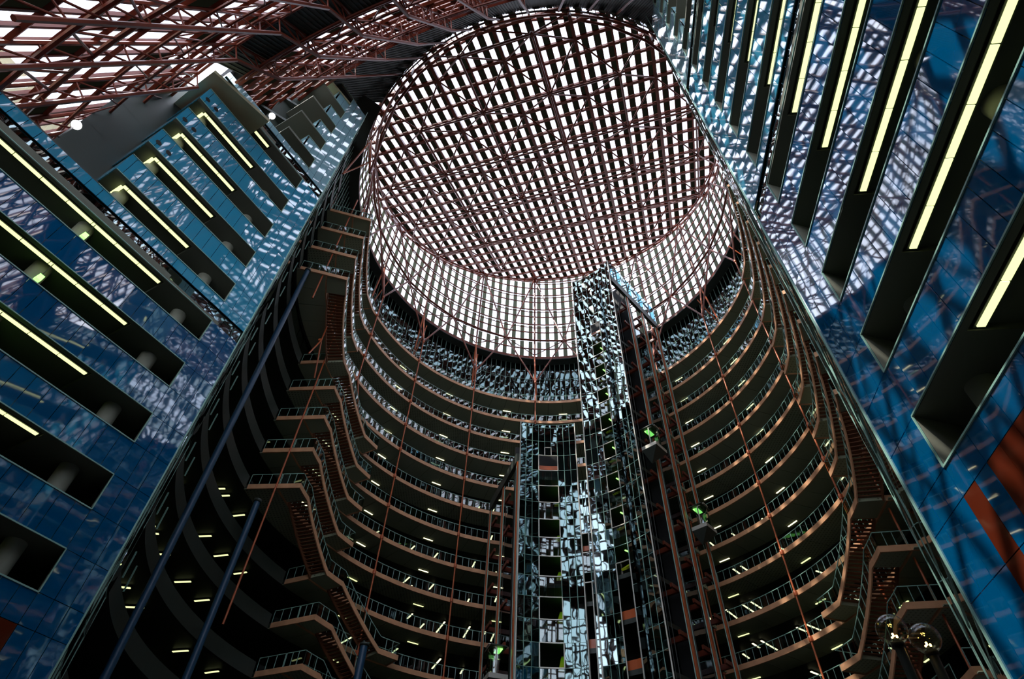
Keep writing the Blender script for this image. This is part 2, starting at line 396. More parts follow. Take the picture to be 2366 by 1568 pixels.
# shared sector of soffit (5 degrees)
STEP = 4.9
def soffit_mesh(R0, R1):
    b2 = MB(); b2.ring(R0, R1, .06, STEP - .06, 0, .06, 2, lambda R, a, h: Vector((R * sin(radians(a)), R * cos(radians(a)), h))); return mesh('soffit_panel', b2.v, b2.f, M['soffit'])
SOF = soffit_mesh(RI + .12, RO)
def railing(th, path, closed=False, name='railing'):
    """path: list of (R, az, h_base) points; glass, top rail, posts; posts stand at every point"""
    pass
def rail_build(parent, pts, hgt=1.05, post=None):
    """pts: dense list of Vectors along the foot of the railing"""
    r = MB(); g = MB(); t_ = MB()
    z = Vector((0, 0, hgt))
    for a, c in zip(pts[:-1], pts[1:]):
        t_.bar(a + z, c + z, .06, .06)
        g.add([a + Vector((0, 0, .08)), c + Vector((0, 0, .08)), c + z * .96, a + z * .96], [(0, 1, 2, 3)])
    for a in pts: r.bar(a, a + z, .035, .05, Vector((1, 0, 0)))
    R0 = t_.obj('top_rail', M['mint'], parent, label='pale green handrail')
    r.obj('posts', M['mint'], parent, 'stuff'); g.obj('railing_glass', M['rail'], parent, 'stuff')
def arc(R, a0, a1, h0, h1=None, step=1.72):
    n = max(1, round(abs(a1 - a0) / step)); h1 = h0 if h1 is None else h1
    return [P(R, a0 + (a1 - a0) * k / n, h0 + (h1 - h0) * k / n) for k in range(n + 1)]
for i in range(1, NL + 1):
    h = H(i); a0, a1 = lstart(i), rend(i)
    g = empty('gallery', 'curved gallery with orange edge, %s around the rotunda' % nth(i - 1), 'gallery', 'curved rotunda galleries'); put(g, P(RI, 18, h))
    # inner edge runs where no landing stands in front; landing zones open towards the stair ring
    b2 = MB(); b2.ring(RI, RI + .12, a0, a1, h, h + FAS, 1.2); b2.obj('fascia', M['orange'], g, smooth=False)
    b2 = MB(); b2.ring(RI + .12, RO, a0, a1, h + .1, h + FAS, 2.5); b2.obj('slab', M['dark'], g)
    n = int((a1 - a0) / STEP)
    for k in range(n + 1):
        a = a0 + k * STEP
        if a + STEP > a1 + 3: break
        child('soffit_panel', SOF, g, Matrix.Translation((CX, CY, h + .03)) @ Matrix.Rotation(-radians(a), 4, 'Z'))
    ra0, ra1 = a0 + 5.6, a1 - 5.6
    # openings in the railing where flights arrive
    rail_build(g, arc(RI + .06, ra0, ra1, h + FAS))
    # radial end edges with railing
    for a, sgn in ((a0, -1), (a1, 1)):
        b2 = MB(); b2.bar(P(RI, a, h + FAS / 2), P(RO - .3, a, h + FAS / 2), .12, FAS); b2.obj('end_fascia', M['orange'], g)
        p, q = P(RI, a, h + FAS), P(RO - .3, a, h + FAS); rail_build(g, [p.lerp(q, t_ / 3) for t_ in range(4)])

# ------------------------------------------------------------------ stair landings and flights
LAND = {'A': (-104.2, -98.7), 'B': (-83.7, -78.5), 'C': (-63.8, -58.0), 'D': (-43.4, -37.9), 'E': (122.0, 116.4), 'F': (101.9, 96.2), 'G': (81.6, 75.8)}
def landing(key, i, arrive, leave):
    a, c = LAND[key]; h = H(i); side = 'left' if key in 'ABCD' else 'right'
    g = empty('stair_landing', 'orange edged landing, %s side, %s gallery, %s' % (side, nth(i - 1).replace(' from the top', ''), {'A': 'next to the blue wing', 'B': 'second from the wing', 'C': 'third from the wing', 'D': 'nearest the lifts', 'E': 'next to the blue wing', 'F': 'second from the wing', 'G': 'nearest the lifts'}[key]), 'landing', 'stair landings'); put(g, P(RS, (a + c) / 2, h))
    b2 = MB(); b2.ring(RS + .1, RI - .01, min(a, c), max(a, c), h + .1, h + FAS, 3); b2.obj('slab', M['soffit'], g)
    b2 = MB(); b2.ring(RS, RS + .1, min(a, c), max(a, c), h, h + FAS, 1.5); b2.obj('fascia', M['orange'], g)
    rail_build(g, arc(RS + .05, a, c, h + FAS))
    for az, open_ in ((a, arrive), (c, leave)):
        if not open_:
            b2 = MB(); b2.bar(P(RS, az, h + FAS / 2), P(RI, az, h + FAS / 2), .1, FAS); b2.obj('side_fascia', M['orange'], g)
            p, q = P(RS + .05, az, h + FAS), P(RI - .1, az, h + FAS); rail_build(g, [p.lerp(q, t_ / 3) for t_ in range(4)])
NT = 22
def flight(k0, k1, i):
    a, c = LAND[k0][1], LAND[k1][0]; h0, h1 = H(i), H(i + 1); side = 'left' if k0 in 'ABCD' else 'right'
    g = empty('stair_flight', 'brown stair flight, orange stringer, %s side, down from the %s gallery' % (side, nth(i - 1).replace(' from the top', '')), 'stairs', 'stair flights around the rotunda'); put(g, P(RS, c, h1))
    for R0, R1, nm in ((RS, RS + .1, 'outer_stringer'), (RI - .22, RI - .12, 'inner_stringer')):
        b2 = MB(); b2.ring(R0, R1, a, c, h0, h0 + FAS, 1.2, P, h1 - h0); b2.obj(nm, M['orange'] if R0 == RS else M['tread'], g)
    sgn = 1 if c > a else -1; stp = abs(c - a) / NT
    key = ('tread', sgn, round(stp, 3))
    if key not in _unit:
        b2 = MB(); b2.ring(RS + .1, RI - .22, .02, stp * 1.02, 0, .07, 9, lambda R, a_, h: Vector((R * sin(radians(a_)), R * cos(radians(a_)), h)))
        _unit[key] = mesh('tread', b2.v, b2.f, M['tread'])
    for k in range(NT):
        az = a + sgn * stp * k if sgn > 0 else a - stp * (k + 1)
        child('tread', _unit[key], g, Matrix.Translation((CX, CY, h0 + .3 + (h1 - h0) * (k + .5) / NT)) @ Matrix.Rotation(-radians(az), 4, 'Z'))
    rail_build(g, arc(RS + .05, a, c, h0 + FAS, h1 + FAS))
FL = [('A', 'B', range(1, 5)), ('B', 'C', range(5, 10)), ('C', 'D', range(10, 13)), ('E', 'F', range(1, 10)), ('F', 'G', range(10, 13))]
arr, lea = set(), set()
for k0, k1, rg in FL:
    for i in rg:
        flight(k0, k1, i); lea.add((k0, i)); arr.add((k1, i + 1))
for k, i in sorted(arr | lea): landing(k, i, (k, i) in arr, (k, i) in lea)

# ------------------------------------------------------------------ glass walls behind the galleries and office floors
GA, GB = -112.0, 128.0
g = empty('wall_rotunda', None, None, kind='structure'); put(g, P(RO, 18, GZ))
cells = []
def pane_cells(R, a0, a1, h0, h1, stp, rows, tilt=.03):
    out = []; n = round((a1 - a0) / stp)
    for k in range(n):
        for r in range(rows):
            x0, x1 = a0 + (a1 - a0) * k / n + .04, a0 + (a1 - a0) * (k + 1) / n - .04
            z0, z1 = h0 + (h1 - h0) * r / rows + .03, h0 + (h1 - h0) * (r + 1) / rows - .03
            t1, t2 = random.uniform(-tilt, tilt), random.uniform(-tilt, tilt)
            out.append([P(R + t1, x0, z0), P(R - t1, x1, z0), P(R - t1 + t2, x1, z1), P(R + t1 + t2, x0, z1)])
    return out
quads('wall_pane', pane_cells(RO + .1, GA, GB, 62.6, 74.0, 1.72, 2, .02), M['glassd'], g)
b2 = MB()
n = round((GB - GA) / 1.72)
for k in range(n + 1): a = GA + (GB - GA) * k / n; b2.tube(P(RO, a, 62.6), P(RO, a, 74.0), .035, 4)
for hh in (66.4, 70.2, 62.8):
    for p, q in zip(arc(RO, GA, GB, hh, None, 4)[:-1], arc(RO, GA, GB, hh, None, 4)[1:]): b2.bar(p, q, .05, .04)
b2.obj('mullions', M['mint'], g, 'stuff')
for i in range(1, 6):
    quads('wall_pane', pane_cells(RO + .25, GA, GB, H(i) + .4, H(i - 1), 3.44, 1, .05), M['mirror'] if i in (1, 2, 3) else M['glassd'], g, 75)
# office floors
b2 = MB()
for i in range(1, NL + 2):
    b2.ring(RO, 40, -124, 150, H(i) + .1, H(i) + .46, 4)
b2.obj('office_slab', M['dark'], g)
b2 = MB(); b2.ring(39.6, 40, -124, 150, GZ, 74, 4); b2.obj('outer_wall', M['black'], g)
b2 = MB(); b2.ring(25.9, 40, -124, 150, 73.7, 74.1, 2); b2.obj('roof_slab', M['deck'], g)
# spandrels of the floors where the gallery has been cut back (left of the stairs)
for i in range(0, NL + 1):
    e = lstart(max(i, 1))
    b2 = MB(); b2.ring(RO - .25, RO, -114, e - .5, H(i) - .1, H(i) + 1.15, 1.5); b2.obj('spandrel', M['dark'], g)
b2 = MB()
for i in range(1, NL + 1):
    for a in (-111.5, -107.8): 
        b2.bar(P(RO - .32, a, H(i) + 1.15), P(RO - .32, a, H(i) + 2.7), .05, .08)
b2.obj('edge_bars', M['mint'], g)

# ------------------------------------------------------------------ ceiling lights of galleries and offices
LT = 0
def clight(p, q, w_, m_, lab, grp, nm='ceiling_light'):
    e = empty(nm, lab, 'ceiling light', grp); put(e, (Vector(p) + Vector(q)) / 2)
    d = (Vector(q) - Vector(p)).normalized()
    bar('tube', p, q, w_, .05, m_, e); bar('housing', Vector(p) - d * .05 + Vector((0, 0, .05)), Vector(q) + d * .05 + Vector((0, 0, .05)), w_ + .1, .05, M['dark'], e)
for i in range(2, NL + 1):
    hh = H(i - 1) - .02
    for j, a in enumerate([-83.6, -65.5, -47.4, -29.6, -9.9, 8.5, 28.0, 47.6, 66.8, 84.5, 102.5]):
        if a < lstart(i) + 2 or a > rend(i) - 2: continue
        clight(P(26.7, a - 1.3, hh), P(26.7, a + 1.3, hh), .13, M['tube2'] if i < 10 else M['tube'], 'thin ceiling light over the %s gallery, %s from the left' % (nth(i - 1).replace(' from the top', ''), ORD[j].replace('topmost', 'first')), 'gallery ceiling lights')
rows_az = [-40.8, -31, -28.9, -24.9, -21.2, -15.3, -11.4, -9.4, -3.0, -1.0, 31.5, 33.4, 38.6, 43.1, 46.9, 48.8, 56.8, 58.7, 64.8, 70.5]
rl = random.Random(3)
for i in range(6, NL + 1):
    hh = H(i - 1) - .02
    for j, a in enumerate(rows_az):
        for (R0, R1) in ((28.9, 30.3), (30.5, 31.9)):
            if rl.random() < (.70 if i < 8 else .42): continue
            if i < 8 and R0 > 30: continue
            clight(P(R0, a, hh), P(R1, a, hh), .16, M['tube2'], 'short office ceiling light seen over the %s gallery railing' % nth(i - 1).replace(' from the top', ''), 'office lights over gallery %s' % ORD[i - 1])
    if i >= 8:
        for a in (-109, -107, -103, -97.6, -95.6, -90, -84, -82, -76, -70, -68, -62):
            if a > lstart(i) - 1: continue
            for R0 in ((28.8, 34.9) if i > 8 else (28.8,)):
                if rl.random() < .3: continue
                clight(P(R0, a, hh), P(R0 + 1.35, a, hh), .15, M['tube'], 'yellow-green light in the dark left offices beside the %s gallery' % nth(i - 1).replace(' from the top', ''), 'left office lights, level %s' % ORD[i - 1])

# ------------------------------------------------------------------ blue columns, suspended hangers
for (x_, y_, hh, r, lab) in ((-20.9, 35.5, 50.0, .24, 'tall slim blue column at the left wing side'), (-20.6, 44.0, 28.6, .26, 'shorter blue column under the left landings'), (-11.9, 56.2, 22.4, .34, 'blue column under the lowest visible stair landing')):
    q = empty('blue_column', lab, 'column'); put(q, (x_, y_, GZ))
    rod('shaft', (x_, y_, GZ), (x_, y_, hh), r, M['bluecol'], q, 16); rod('head', (x_, y_, hh), (x_, y_, hh + .25), r * 1.25, M['dark'], q, 16)
DISC = (86.133, .108, .394)
def disc_z(x_, y_): return DISC[0] + DISC[1] * (x_ - CX) + DISC[2] * (y_ - CY)
RD = 26.2
POSTS = [-1.0 + 22.5 * k for k in range(-4, 7)]
for a in POSTS:
    lo = {-91.0: H(5), -68.5: H(4)}.get(a, GZ if -60 < a < 60 else 14)
    e = empty('hanger_rod', 'thin orange-red vertical hanger rod crossing the galleries, %s' % {True: 'left of', False: 'right of'}[a < 10] + ' the lift towers at %d degrees' % round(a) if False else
              'thin orange-red hanger rod, %s' % ('%s to the left of the lift towers' % ORD[int((9 - a) // 22.5)].replace('topmost', 'first') if a < 10 else '%s to the right of the lift towers' % ORD[int((a - 10) // 22.5)].replace('topmost', 'first')), 'hanger rod', 'orange hanger rods'); put(e, P(23.95, a, lo))
    for i in range(0, NL):
        p, q = P(23.95, a, H(i + 1) + .2), P(23.95, a, H(i) + .2)
        if p.z < lo: break
        rod('rod', p, q, .085, M['hanger'], e, 8)
        if i >= 0: rod('sleeve', q + Vector((0, 0, -.3)), q + Vector((0, 0, .15)), .16, M['hanger'], e, 8)
        bar('bracket', p, P(24.25, a, H(i + 1) + .2), .2, .3, M['hanger'], e)
    if lo > GZ + 2 and a in (-91.0, -68.5):
        p = P(23.95, a, lo + .2)
        for da in (-4, 4): rod('fork', p, P(23.95, a + da, H(6 if a == -91.0 else 5) + .3), .08, M['hanger'], e, 8)
for a in (-103.8, 99.5):
    lo = 45.9 if a < 0 else 8
    e = empty('hanger_rod', 'thin orange hanger rod in front of the %s stair landings' % ('upper left' if a < 0 else 'lower right'), 'hanger rod'); put(e, P(24.6, a, lo))
    for i in range(0, NL):
        p, q = P(24.6, a, H(i + 1) + .2), P(24.6, a, H(i) + .2)
        if p.z < lo: break
        if a > 0 and i < 9: continue
        rod('rod', p, q, .08, M['hanger'], e, 8)
for a in (-83.9,):
    e = empty('hanger_rod', 'thin orange-red hanger rod in front of the middle left landings', 'hanger rod'); put(e, P(24.4, a, H(13)))
    for i in range(4, 12):
        rod('rod', P(24.3, a, H(i + 1) + .2), P(24.3, a, H(i) + .2), .085, M['hanger'], e, 8)

# ================================================================== DRUM AND SLOPING SKYLIGHT DISC
dn = Vector((-DISC[1], -DISC[2], 1)).normalized()
au = radians(108.78); u = Vector((sin(au), cos(au), 0)); u.z = DISC[1] * u.x + DISC[2] * u.y; u.normalize(); v = dn.cross(u)
L = 8.683; O = Vector((CX - 14.91, CY - 16.71, 0)); O.z = disc_z(O.x, O.y)
sk = empty('skylight_disc', 'huge round sloping skylight of white and grey panes in a red-brown grid', 'skylight'); put(sk, Vector((CX, CY, DISC[0])))
def inside(p, R=RD): return hypot2(p.x - CX, p.y - CY) < R
def hypot2(a, c): return sqrt(a * a + c * c)
white, grey = [], []
du, dv = L / 6, L / 4
for a in range(-30, 66):
    for c in range(-22, 34):
        for kind in (0, 1):
            u0 = a * du + (0.05 if kind == 0 else du * .5 + .03); u1 = u0 + du * .5 - .07
            v0, v1 = c * dv + .20, (c + 1) * dv - .20
            cc = [O + u * x_ + v * y_ for x_, y_ in ((u0, v0), (u1, v0), (u1, v1), (u0, v1))]
            mid = (cc[0] + cc[2]) / 2
            if hypot2(mid.x - CX, mid.y - CY) < RD - .35: (white if kind == 0 else grey).append([p + dn * .12 for p in cc])
quads('clear_pane', white, M['clear'], sk, 295, .03, 'clear white pane'); quads('grey_panel', grey, M['grey'], sk, 295, .06, 'grey translucent panel')
def chord_line(off, along):          # clipped line on the disc plane: points O + off*v + t*u inside the circle
    d_, o_ = (u, O + v * off) if along == 'u' else (v, O + u * off)
    ts = [t_ * .25 for t_ in range(-300, 400)]; ins = [t_ for t_ in ts if inside(o_ + d_ * t_)]
    return (o_ + d_ * ins[0], o_ + d_ * ins[-1]) if len(ins) > 3 else None
for c in range(-22, 34):
    s_ = chord_line(c * dv, 'u')
    if s_: bar('purlin', s_[0] + dn * .0, s_[1], .34 if c % 4 else .44, .32, M['brown'], sk, dn)
mu = MB()
for a in range(-60, 132):
    s_ = chord_line(a * du / 2, 'v')
    if s_:
        if a % 12 == 0: bar('main_rafter', s_[0] - dn * .15, s_[1] - dn * .15, .42, .5, M['brown'], sk, dn)
        elif a % 6 == 0: bar('rafter', s_[0] - dn * .05, s_[1] - dn * .05, .24, .3, M['brown'], sk, dn)
        else: mu.bar(s_[0] + dn * .12, s_[1] + dn * .12, .09, .12, dn)
mu.obj('glazing_bars', M['brown'], sk, 'stuff')
# space frame under the disc
sf = empty('roof_truss', 'red-brown tubular space frame hanging under the round skylight', 'truss'); put(sf, Vector((CX, CY, DISC[0] - 3)))
def node(i, j, low=False): 
    p = O + u * L * (i + (.5 if low else 0)) + v * L * (j + (.5 if low else 0)); return p - dn * (2.9 if low else .2)
lows = {}
for i in range(-3, 6):
    for j in range(-3, 7):
        p = node(i, j, True)
        if hypot2(p.x - CX, p.y - CY) < RD - 1.2: lows[(i, j)] = p
ring_n = 48
ringp = [Vector((*P(RD - 1.0, 360 * k / ring_n, 0).xy, 0)) for k in range(ring_n)]
for p in ringp: p.z = disc_z(p.x, p.y) - .5
for (i, j), p in lows.items():
    for di, dj in ((0, 0), (1, 0), (0, 1), (1, 1)):
        q = node(i + di, j + dj)
        if hypot2(q.x - CX, q.y - CY) > RD - .6: q = min(ringp, key=lambda r_: (r_ - q).length)
        rod('web_member', p, q, .11, M['brown'], sf, 6)
    for d_ in ((1, 0), (0, 1)):
        q = lows.get((i + d_[0], j + d_[1]))
        if q is not None: rod('bottom_chord', p, q, .15, M['brown'], sf, 6)
    rod('node', p - dn * .25, p + dn * .25, .24, M['brown'], sf, 8)
rr = MB()
for k in range(96):
    for R_, dz, r_ in ((RD, .1, .22), (RD - 1.0, -.5, .18)):
        p, q = P(R_, 3.75 * k, 0), P(R_, 3.75 * (k + 1), 0); p.z = disc_z(p.x, p.y) + dz; q.z = disc_z(q.x, q.y) + dz; rr.tube(p, q, r_)
rr.obj('rim_ring', M['brown'], sf)
# drum wall
dr = empty('drum_wall', 'tall curved drum glazing of vertical white and blue-grey stripes under the skylight', 'drum glazing'); put(dr, P(RD, 18, 74))
DB = 74.1
n = 224; wc, gc = [], []
rowh = 2.15
for k in range(n):
    a0, a1 = 360 * k / n, 360 * (k + 1) / n
    p0, p1 = P(RD, a0, 0), P(RD, a1, 0); top = min(disc_z(p0.x, p0.y), disc_z(p1.x, p1.y))
    h = DB
    while h < top - .25:
        t_ = min(top, h + rowh * 2); 
        (wc if k % 2 else gc).append([P(RD, a0 + .05, h + .06), P(RD, a1 - .05, h + .06), P(RD, a1 - .05, t_ - .04), P(RD, a0 + .05, t_ - .04)]); h = t_
quads('clear_pane', wc, M['clear'], dr, 295, .03, 'clear drum pane'); quads('fritted_panel', gc, M['frit'], dr, 295, .05, 'blue-grey drum panel')
h = DB; lv = 0
dt = MB()
while h < 98:
    for k in range(120):
        a0, a1 = 3 * k, 3 * (k + 1); p, q = P(RD - .25, a0, h), P(RD - .25, a1, h)
        if disc_z(p.x, p.y) > h and disc_z(q.x, q.y) > h: dt.bar(p, q, .12, .22 if lv else .5)
    h += rowh; lv += 1
dt.obj('ring_purlins', M['brown'], dr, 'stuff')
ft = empty('drum_truss', 'red-brown tubular bracing standing inside the drum glazing', 'truss'); put(ft, P(24.8, 18, 66))
nodes_mid = []
RT = 24.6
for k in range(16):
    a = -1.0 + 22.5 * k; am = a + 11.25
    p = P(25.4, a, 0); zt = disc_z(p.x, p.y) - .5
    if zt > DB + 1.5 or True:
        rod('post', P(25.4, a, DB), P(25.4, a, zt), .15, M['brown'], ft, 8)
    q = P(RT, am, 76.7); zq = disc_z(q.x, q.y)
    # long diagonals from the rim at the post to the mid-bay nodes and down to the hanger heads
    hd = P(23.95, a, 66.4)
    vis = -115 < ((a + 180) % 360 - 180) < 150
    if zt > 80:
        for s_ in (-1, 1): rod('diagonal', P(25.3, a, zt), P(RT, a + s_ * 11.25, 76.7), .13, M['brown'], ft, 6)
    if vis:
        for s_ in (-1, 1):
            rod('strut', P(RT, a + s_ * 11.25, 76.7), hd, .13, M['brown'], ft, 6)
            rod('tie', P(RT, a + s_ * 11.25, 76.7), P(25.6, a, DB + .2), .08, M['brown'], ft, 6)
        rod('post_foot', P(25.4, a, DB), P(23.95, a, 66.4), .12, M['hanger'], ft, 6)
        rod('foot_strut', P(25.4, a, DB), P(26.6, a + 1, 64.5), .11, M['hanger'], ft, 6); rod('foot_strut', P(23.95, a, 70), P(26.6, a + 1, 64.5), .08, M['hanger'], ft, 6)
    rod('ring_chord', P(RT, a - 11.25, 76.7), P(RT, am - 11.25, 76.9), .17, M['brown'], ft, 8); rod('ring_chord', P(RT, am - 11.25, 76.9), P(RT, am, 76.7), .17, M['brown'], ft, 8)
    hx = 81.0
    while hx < zt - 1:
        rod('girt', P(25.3, a, hx), P(25.3, am, hx), .08, M['brown'], ft, 6)
        zz_ = disc_z(P(25, a + 22.5, 0).x, P(25, a + 22.5, 0).y)
        if zz_ > hx: rod('girt', P(25.3, am, hx), P(25.3, a + 22.5, hx), .08, M['brown'], ft, 6)
        hx += 4.3

# ================================================================== CURVED STEPPED FRONT ROOF
A0, A1 = -178.0, -120.0
T0, T1_ = -175.2, -148.3
def front_strip(name, label, r0, h0, r1, h1, ncol, nrow, mats, barw=.1, gi=3):
    e = empty(name, label, 'glazed roof'); put(e, PQ(r0, -161, h0))
    A, G = [], []
    for k in range(ncol):
        for j in range(nrow):
            a0, a1 = A0 + (A1 - A0) * k / ncol, A0 + (A1 - A0) * (k + 1) / ncol; ga = (A1 - A0) / ncol * .05
            t0, t1 = j / nrow, (j + 1) / nrow
            ra, rb, ha, hb = r0 + (r1 - r0) * t0, r0 + (r1 - r0) * t1, h0 + (h1 - h0) * t0, h0 + (h1 - h0) * t1
            c = [PQ(ra, a0 + ga, ha + .02), PQ(ra, a1 - ga, ha + .02), PQ(rb, a1 - ga, hb - .02), PQ(rb, a0 + ga, hb - .02)]
            (G if (j * 2 + k) % gi == 0 else A).append(c)
    quads('roof_pane', A, mats[0], e, 290, .03, 'clear pane'); quads('roof_panel', G, mats[1], e, 200, .05, 'grey panel')
    b2 = MB()
    for j in range(nrow + 1):
        t_ = j / nrow; R_, h_ = r0 + (r1 - r0) * t_, h0 + (h1 - h0) * t_
        n = 40
        for k in range(n): b2.bar(PQ(R_ - .12, A0 + (A1 - A0) * k / n, h_), PQ(R_ - .12, A0 + (A1 - A0) * (k + 1) / n, h_), .26, .30)
    b2.obj('ring_purlins', M['brown'], e, 'stuff')
    b2 = MB()
    for k in range(ncol + 1):
        a = A0 + (A1 - A0) * k / ncol; b2.bar(PQ(r0, a, h0), PQ(r1, a, h1), barw, barw)
    b2.obj('glazing_bars', M['brown'], e, 'stuff')
    return e
front_strip('front_glazing', 'broad curved sloping glazing of the front with white panes, upper left', 87.0, 25.0, 80.0, 48.2, 60, 9, (M['clear'], M['grey']), .22, 7)
front_strip('front_glazing', 'sloping curved glazing band between two dark decks, left of the round skylight', 77.4, 51.0, 71.9, 66.8, 70, 9, (M['clear'], M['grey']), gi=4)
ce = empty('ceiling', None, None, kind='structure'); put(ce, PQ(76, -161, 50))
def deck(pairs_in, pairs_out, m_, lab):
    b2 = MB()
    for (a, c), (a2, c2) in zip(list(zip(pairs_in[:-1], pairs_in[1:])), list(zip(pairs_out[:-1], pairs_out[1:]))):
        z = Vector((0, 0, .35)); b2.hexa([a, c, c2, a2, a + z, c + z, c2 + z, a2 + z])
    b2.obj('deck', m_, ce, label=lab)
def ribs(pin, pout, m_, cnt):
    b2 = MB(); n_ = len(pin) - 1
    for k in range(cnt + 1):
        t_ = k / cnt * n_; i0 = min(int(t_), n_ - 1); f_ = t_ - i0
        b2.bar(pin[i0].lerp(pin[i0 + 1], f_) - Vector((0, 0, .05)), pout[i0].lerp(pout[i0 + 1], f_) - Vector((0, 0, .05)), .1, .12)
    b2.obj('deck_ribs', m_, ce, 'stuff')
def rng(a, c, n_): return [a + (c - a) * k / n_ for k in range(n_ + 1)]
n = 64
di, do_ = [PQ(77.4, a, 51.0) for a in rng(A0, T1_, 40)], [PQ(80.0, a, 48.2) for a in rng(A0, T1_, 40)]
deck(di, do_, M['deck'], 'dark corrugated deck'); ribs(di, do_, M['deck'], 110)
di, do_ = [PQ(74.0, a, 49.0) for a in rng(T1_, A1, 30)], [PQ(79.1, a, 47.4) for a in rng(T1_, A1, 30)]
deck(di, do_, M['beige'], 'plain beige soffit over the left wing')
# upper deck from the sloping band to the rim of the disc
def circ(cx_, cy_, dx, dy, R_, ox, oy):       # ray from (ox,oy) along (dx,dy) to the circle, far hit
    fx, fy = ox - cx_, oy - cy_; bb = fx * dx + fy * dy; cc = fx * fx + fy * fy - R_ * R_
    dsc = bb * bb - cc
    return None if dsc < 0 else -bb + sqrt(dsc)
ins, outs = [], []
for k in range(n + 1):
    a = 150 + (238 - 150) * k / n
    p = P(RD - .1, a, 0); p.z = disc_z(p.x, p.y) - .7
    sx_, sy_ = sin(radians(a)), cos(radians(a)); t_ = circ(QX, QY, sx_, sy_, 71.9, CX, CY)
    q = Vector((CX + sx_ * t_, CY + sy_ * t_, 67.0)); ins.append(p); outs.append(q)
deck(ins, outs, M['deck'], 'dark corrugated deck round the skylight'); ribs(ins, outs, M['deck'], 150)
di, do_ = [PQ(67.0, a, 67.6) for a in rng(T1_ + 1, A1, 24)], [PQ(71.9, a, 67.0) for a in rng(T1_ + 1, A1, 24)]
deck(di, do_, M['beige'], 'plain beige soffit over the top tier')
# front wall under the low glazing, behind the camera
b2 = MB()
for k in range(n):
    a, c = A0 - 10 + (A1 - A0 + 30) * k / n, A0 - 10 + (A1 - A0 + 30) * (k + 1) / n
    b2.hexa([PQ(88, a, GZ), PQ(88, c, GZ), PQ(88.3, c, GZ), PQ(88.3, a, GZ), PQ(88, a, 25), PQ(88, c, 25), PQ(88.3, c, 25), PQ(88.3, a, 25)])
b2.obj('wall_front', M['dark'], None, 'structure')

# trusses under the front roof
def ring_truss(label, chords, webs, a0, a1, n, r=.16):
    e = empty('ring_truss', label, 'truss', 'curved roof trusses'); put(e, PQ(chords[0][0], (a0 + a1) / 2, chords[0][1]))
    aa = [a0 + (a1 - a0) * k / n for k in range(n + 1)]
    for (R_, h_) in chords:
        for p, q in zip(aa[:-1], aa[1:]): rod('chord', PQ(R_, p, h_), PQ(R_, q, h_), r, M['brown'], e, 6)
    for (i, j) in webs:
        for k in range(n):
            A_, B_ = chords[i], chords[j]
            if k % 2: A_, B_ = B_, A_
            rod('web_member', PQ(A_[0], aa[k], A_[1]), PQ(B_[0], aa[k + 1], B_[1]), r * .55, M['brown'], e, 6)
            if k % 2 == 0: rod('web_member', PQ(A_[0], aa[k], A_[1]), PQ(B_[0], aa[k], B_[1]), r * .5, M['brown'], e, 6)
ring_truss('red-brown curved truss under the edge of the round skylight deck', [(72.1, 65.9), (72.6, 63.6), (74.0, 62.0)], [(0, 1), (1, 2)], T0, T1_, 22, .10)
ring_truss('red-brown curved truss in the middle of the sloping glazing band', [(75.0, 57.6), (74.0, 56.4)], [(0, 1)], T0, T1_, 24, .10)
ring_truss('red-brown curved truss below the dark middle deck', [(77.3, 50.5), (76.4, 51.8), (77.6, 48.9)], [(0, 1), (0, 2)], T0, T1_, 22, .12)
ring_truss('red-brown curved truss at the top of the broad front glazing', [(79.6, 47.9), (80.3, 44.6)], [(0, 1)], T0, -128, 40, .11)
ring_truss('dark curved truss low on the broad front glazing', [(84.3, 31.4), (83.2, 34.0)], [(0, 1)], T0, -128, 36, .16)
ring_truss('red-brown curved truss halfway up the broad front glazing', [(82.0, 38.5), (81.0, 41.0)], [(0, 1)], T0, -128, 40, .10)
for k in range(16):
    a = T0 + 1 + 3.0 * k; full = a < T1_
    e = empty('radial_truss', 'red-brown sloping radial truss of the front roof, %s from the right wing' % ORD[k].replace('topmost', 'first'), 'truss', 'radial roof trusses'); put(e, PQ(86.0, a, 26))
    path = [(86.4, 26.0), (79.7, 48.0), (77.2, 50.8), (71.9, 66.4)]
    inner = [(85.2, 26.0), (78.9, 46.6), (76.0, 50.4), (71.2, 64.6)]
    if not full: path, inner = path[:2], inner[:2]
    for pth, r in ((path, .13), (inner, .15)):
        for (R0, h0), (R1, h1) in zip(pth[:-1], pth[1:]): rod('chord', PQ(R0, a, h0), PQ(R1, a, h1), r, M['brown'], e, 6)
    for (pa, pb), (ia, ib) in zip(list(zip(path[:-1], path[1:])), list(zip(inner[:-1], inner[1:]))):
        m_ = max(2, int(hypot2(pa[0] - pb[0], pa[1] - pb[1]) / 2.6))
        for j in range(m_):
            t0, t1 = j / m_, (j + 1) / m_; f = lambda A_, B_, t_: (A_[0] + (B_[0] - A_[0]) * t_, A_[1] + (B_[1] - A_[1]) * t_)
            x0, x1 = f(pa, pb, t0), f(ia, ib, t1) if j % 2 == 0 else f(ia, ib, t1)
            rod('web_member', PQ(x0[0], a, x0[1]), PQ(x1[0], a, x1[1]), .07, M['brown'], e, 6)
            y0, y1 = f(pa, pb, t1), f(ia, ib, t1); rod('web_member', PQ(y0[0], a, y0[1]), PQ(y1[0], a, y1[1]), .06, M['brown'], e, 6)
    if not full: continue
    p, q = PQ(71.2, a, 64.6), None
    dd = Vector((CX, CY, 0)) - Vector((p.x, p.y, 0)); tt = (dd.length - RD + .5) / dd.length
    q = Vector((p.x, p.y, 0)) + dd * tt; q.z = disc_z(q.x, q.y) - 1.0
    if q.z < 80: rod('chord', p, q, .13, M['brown'], e, 6)
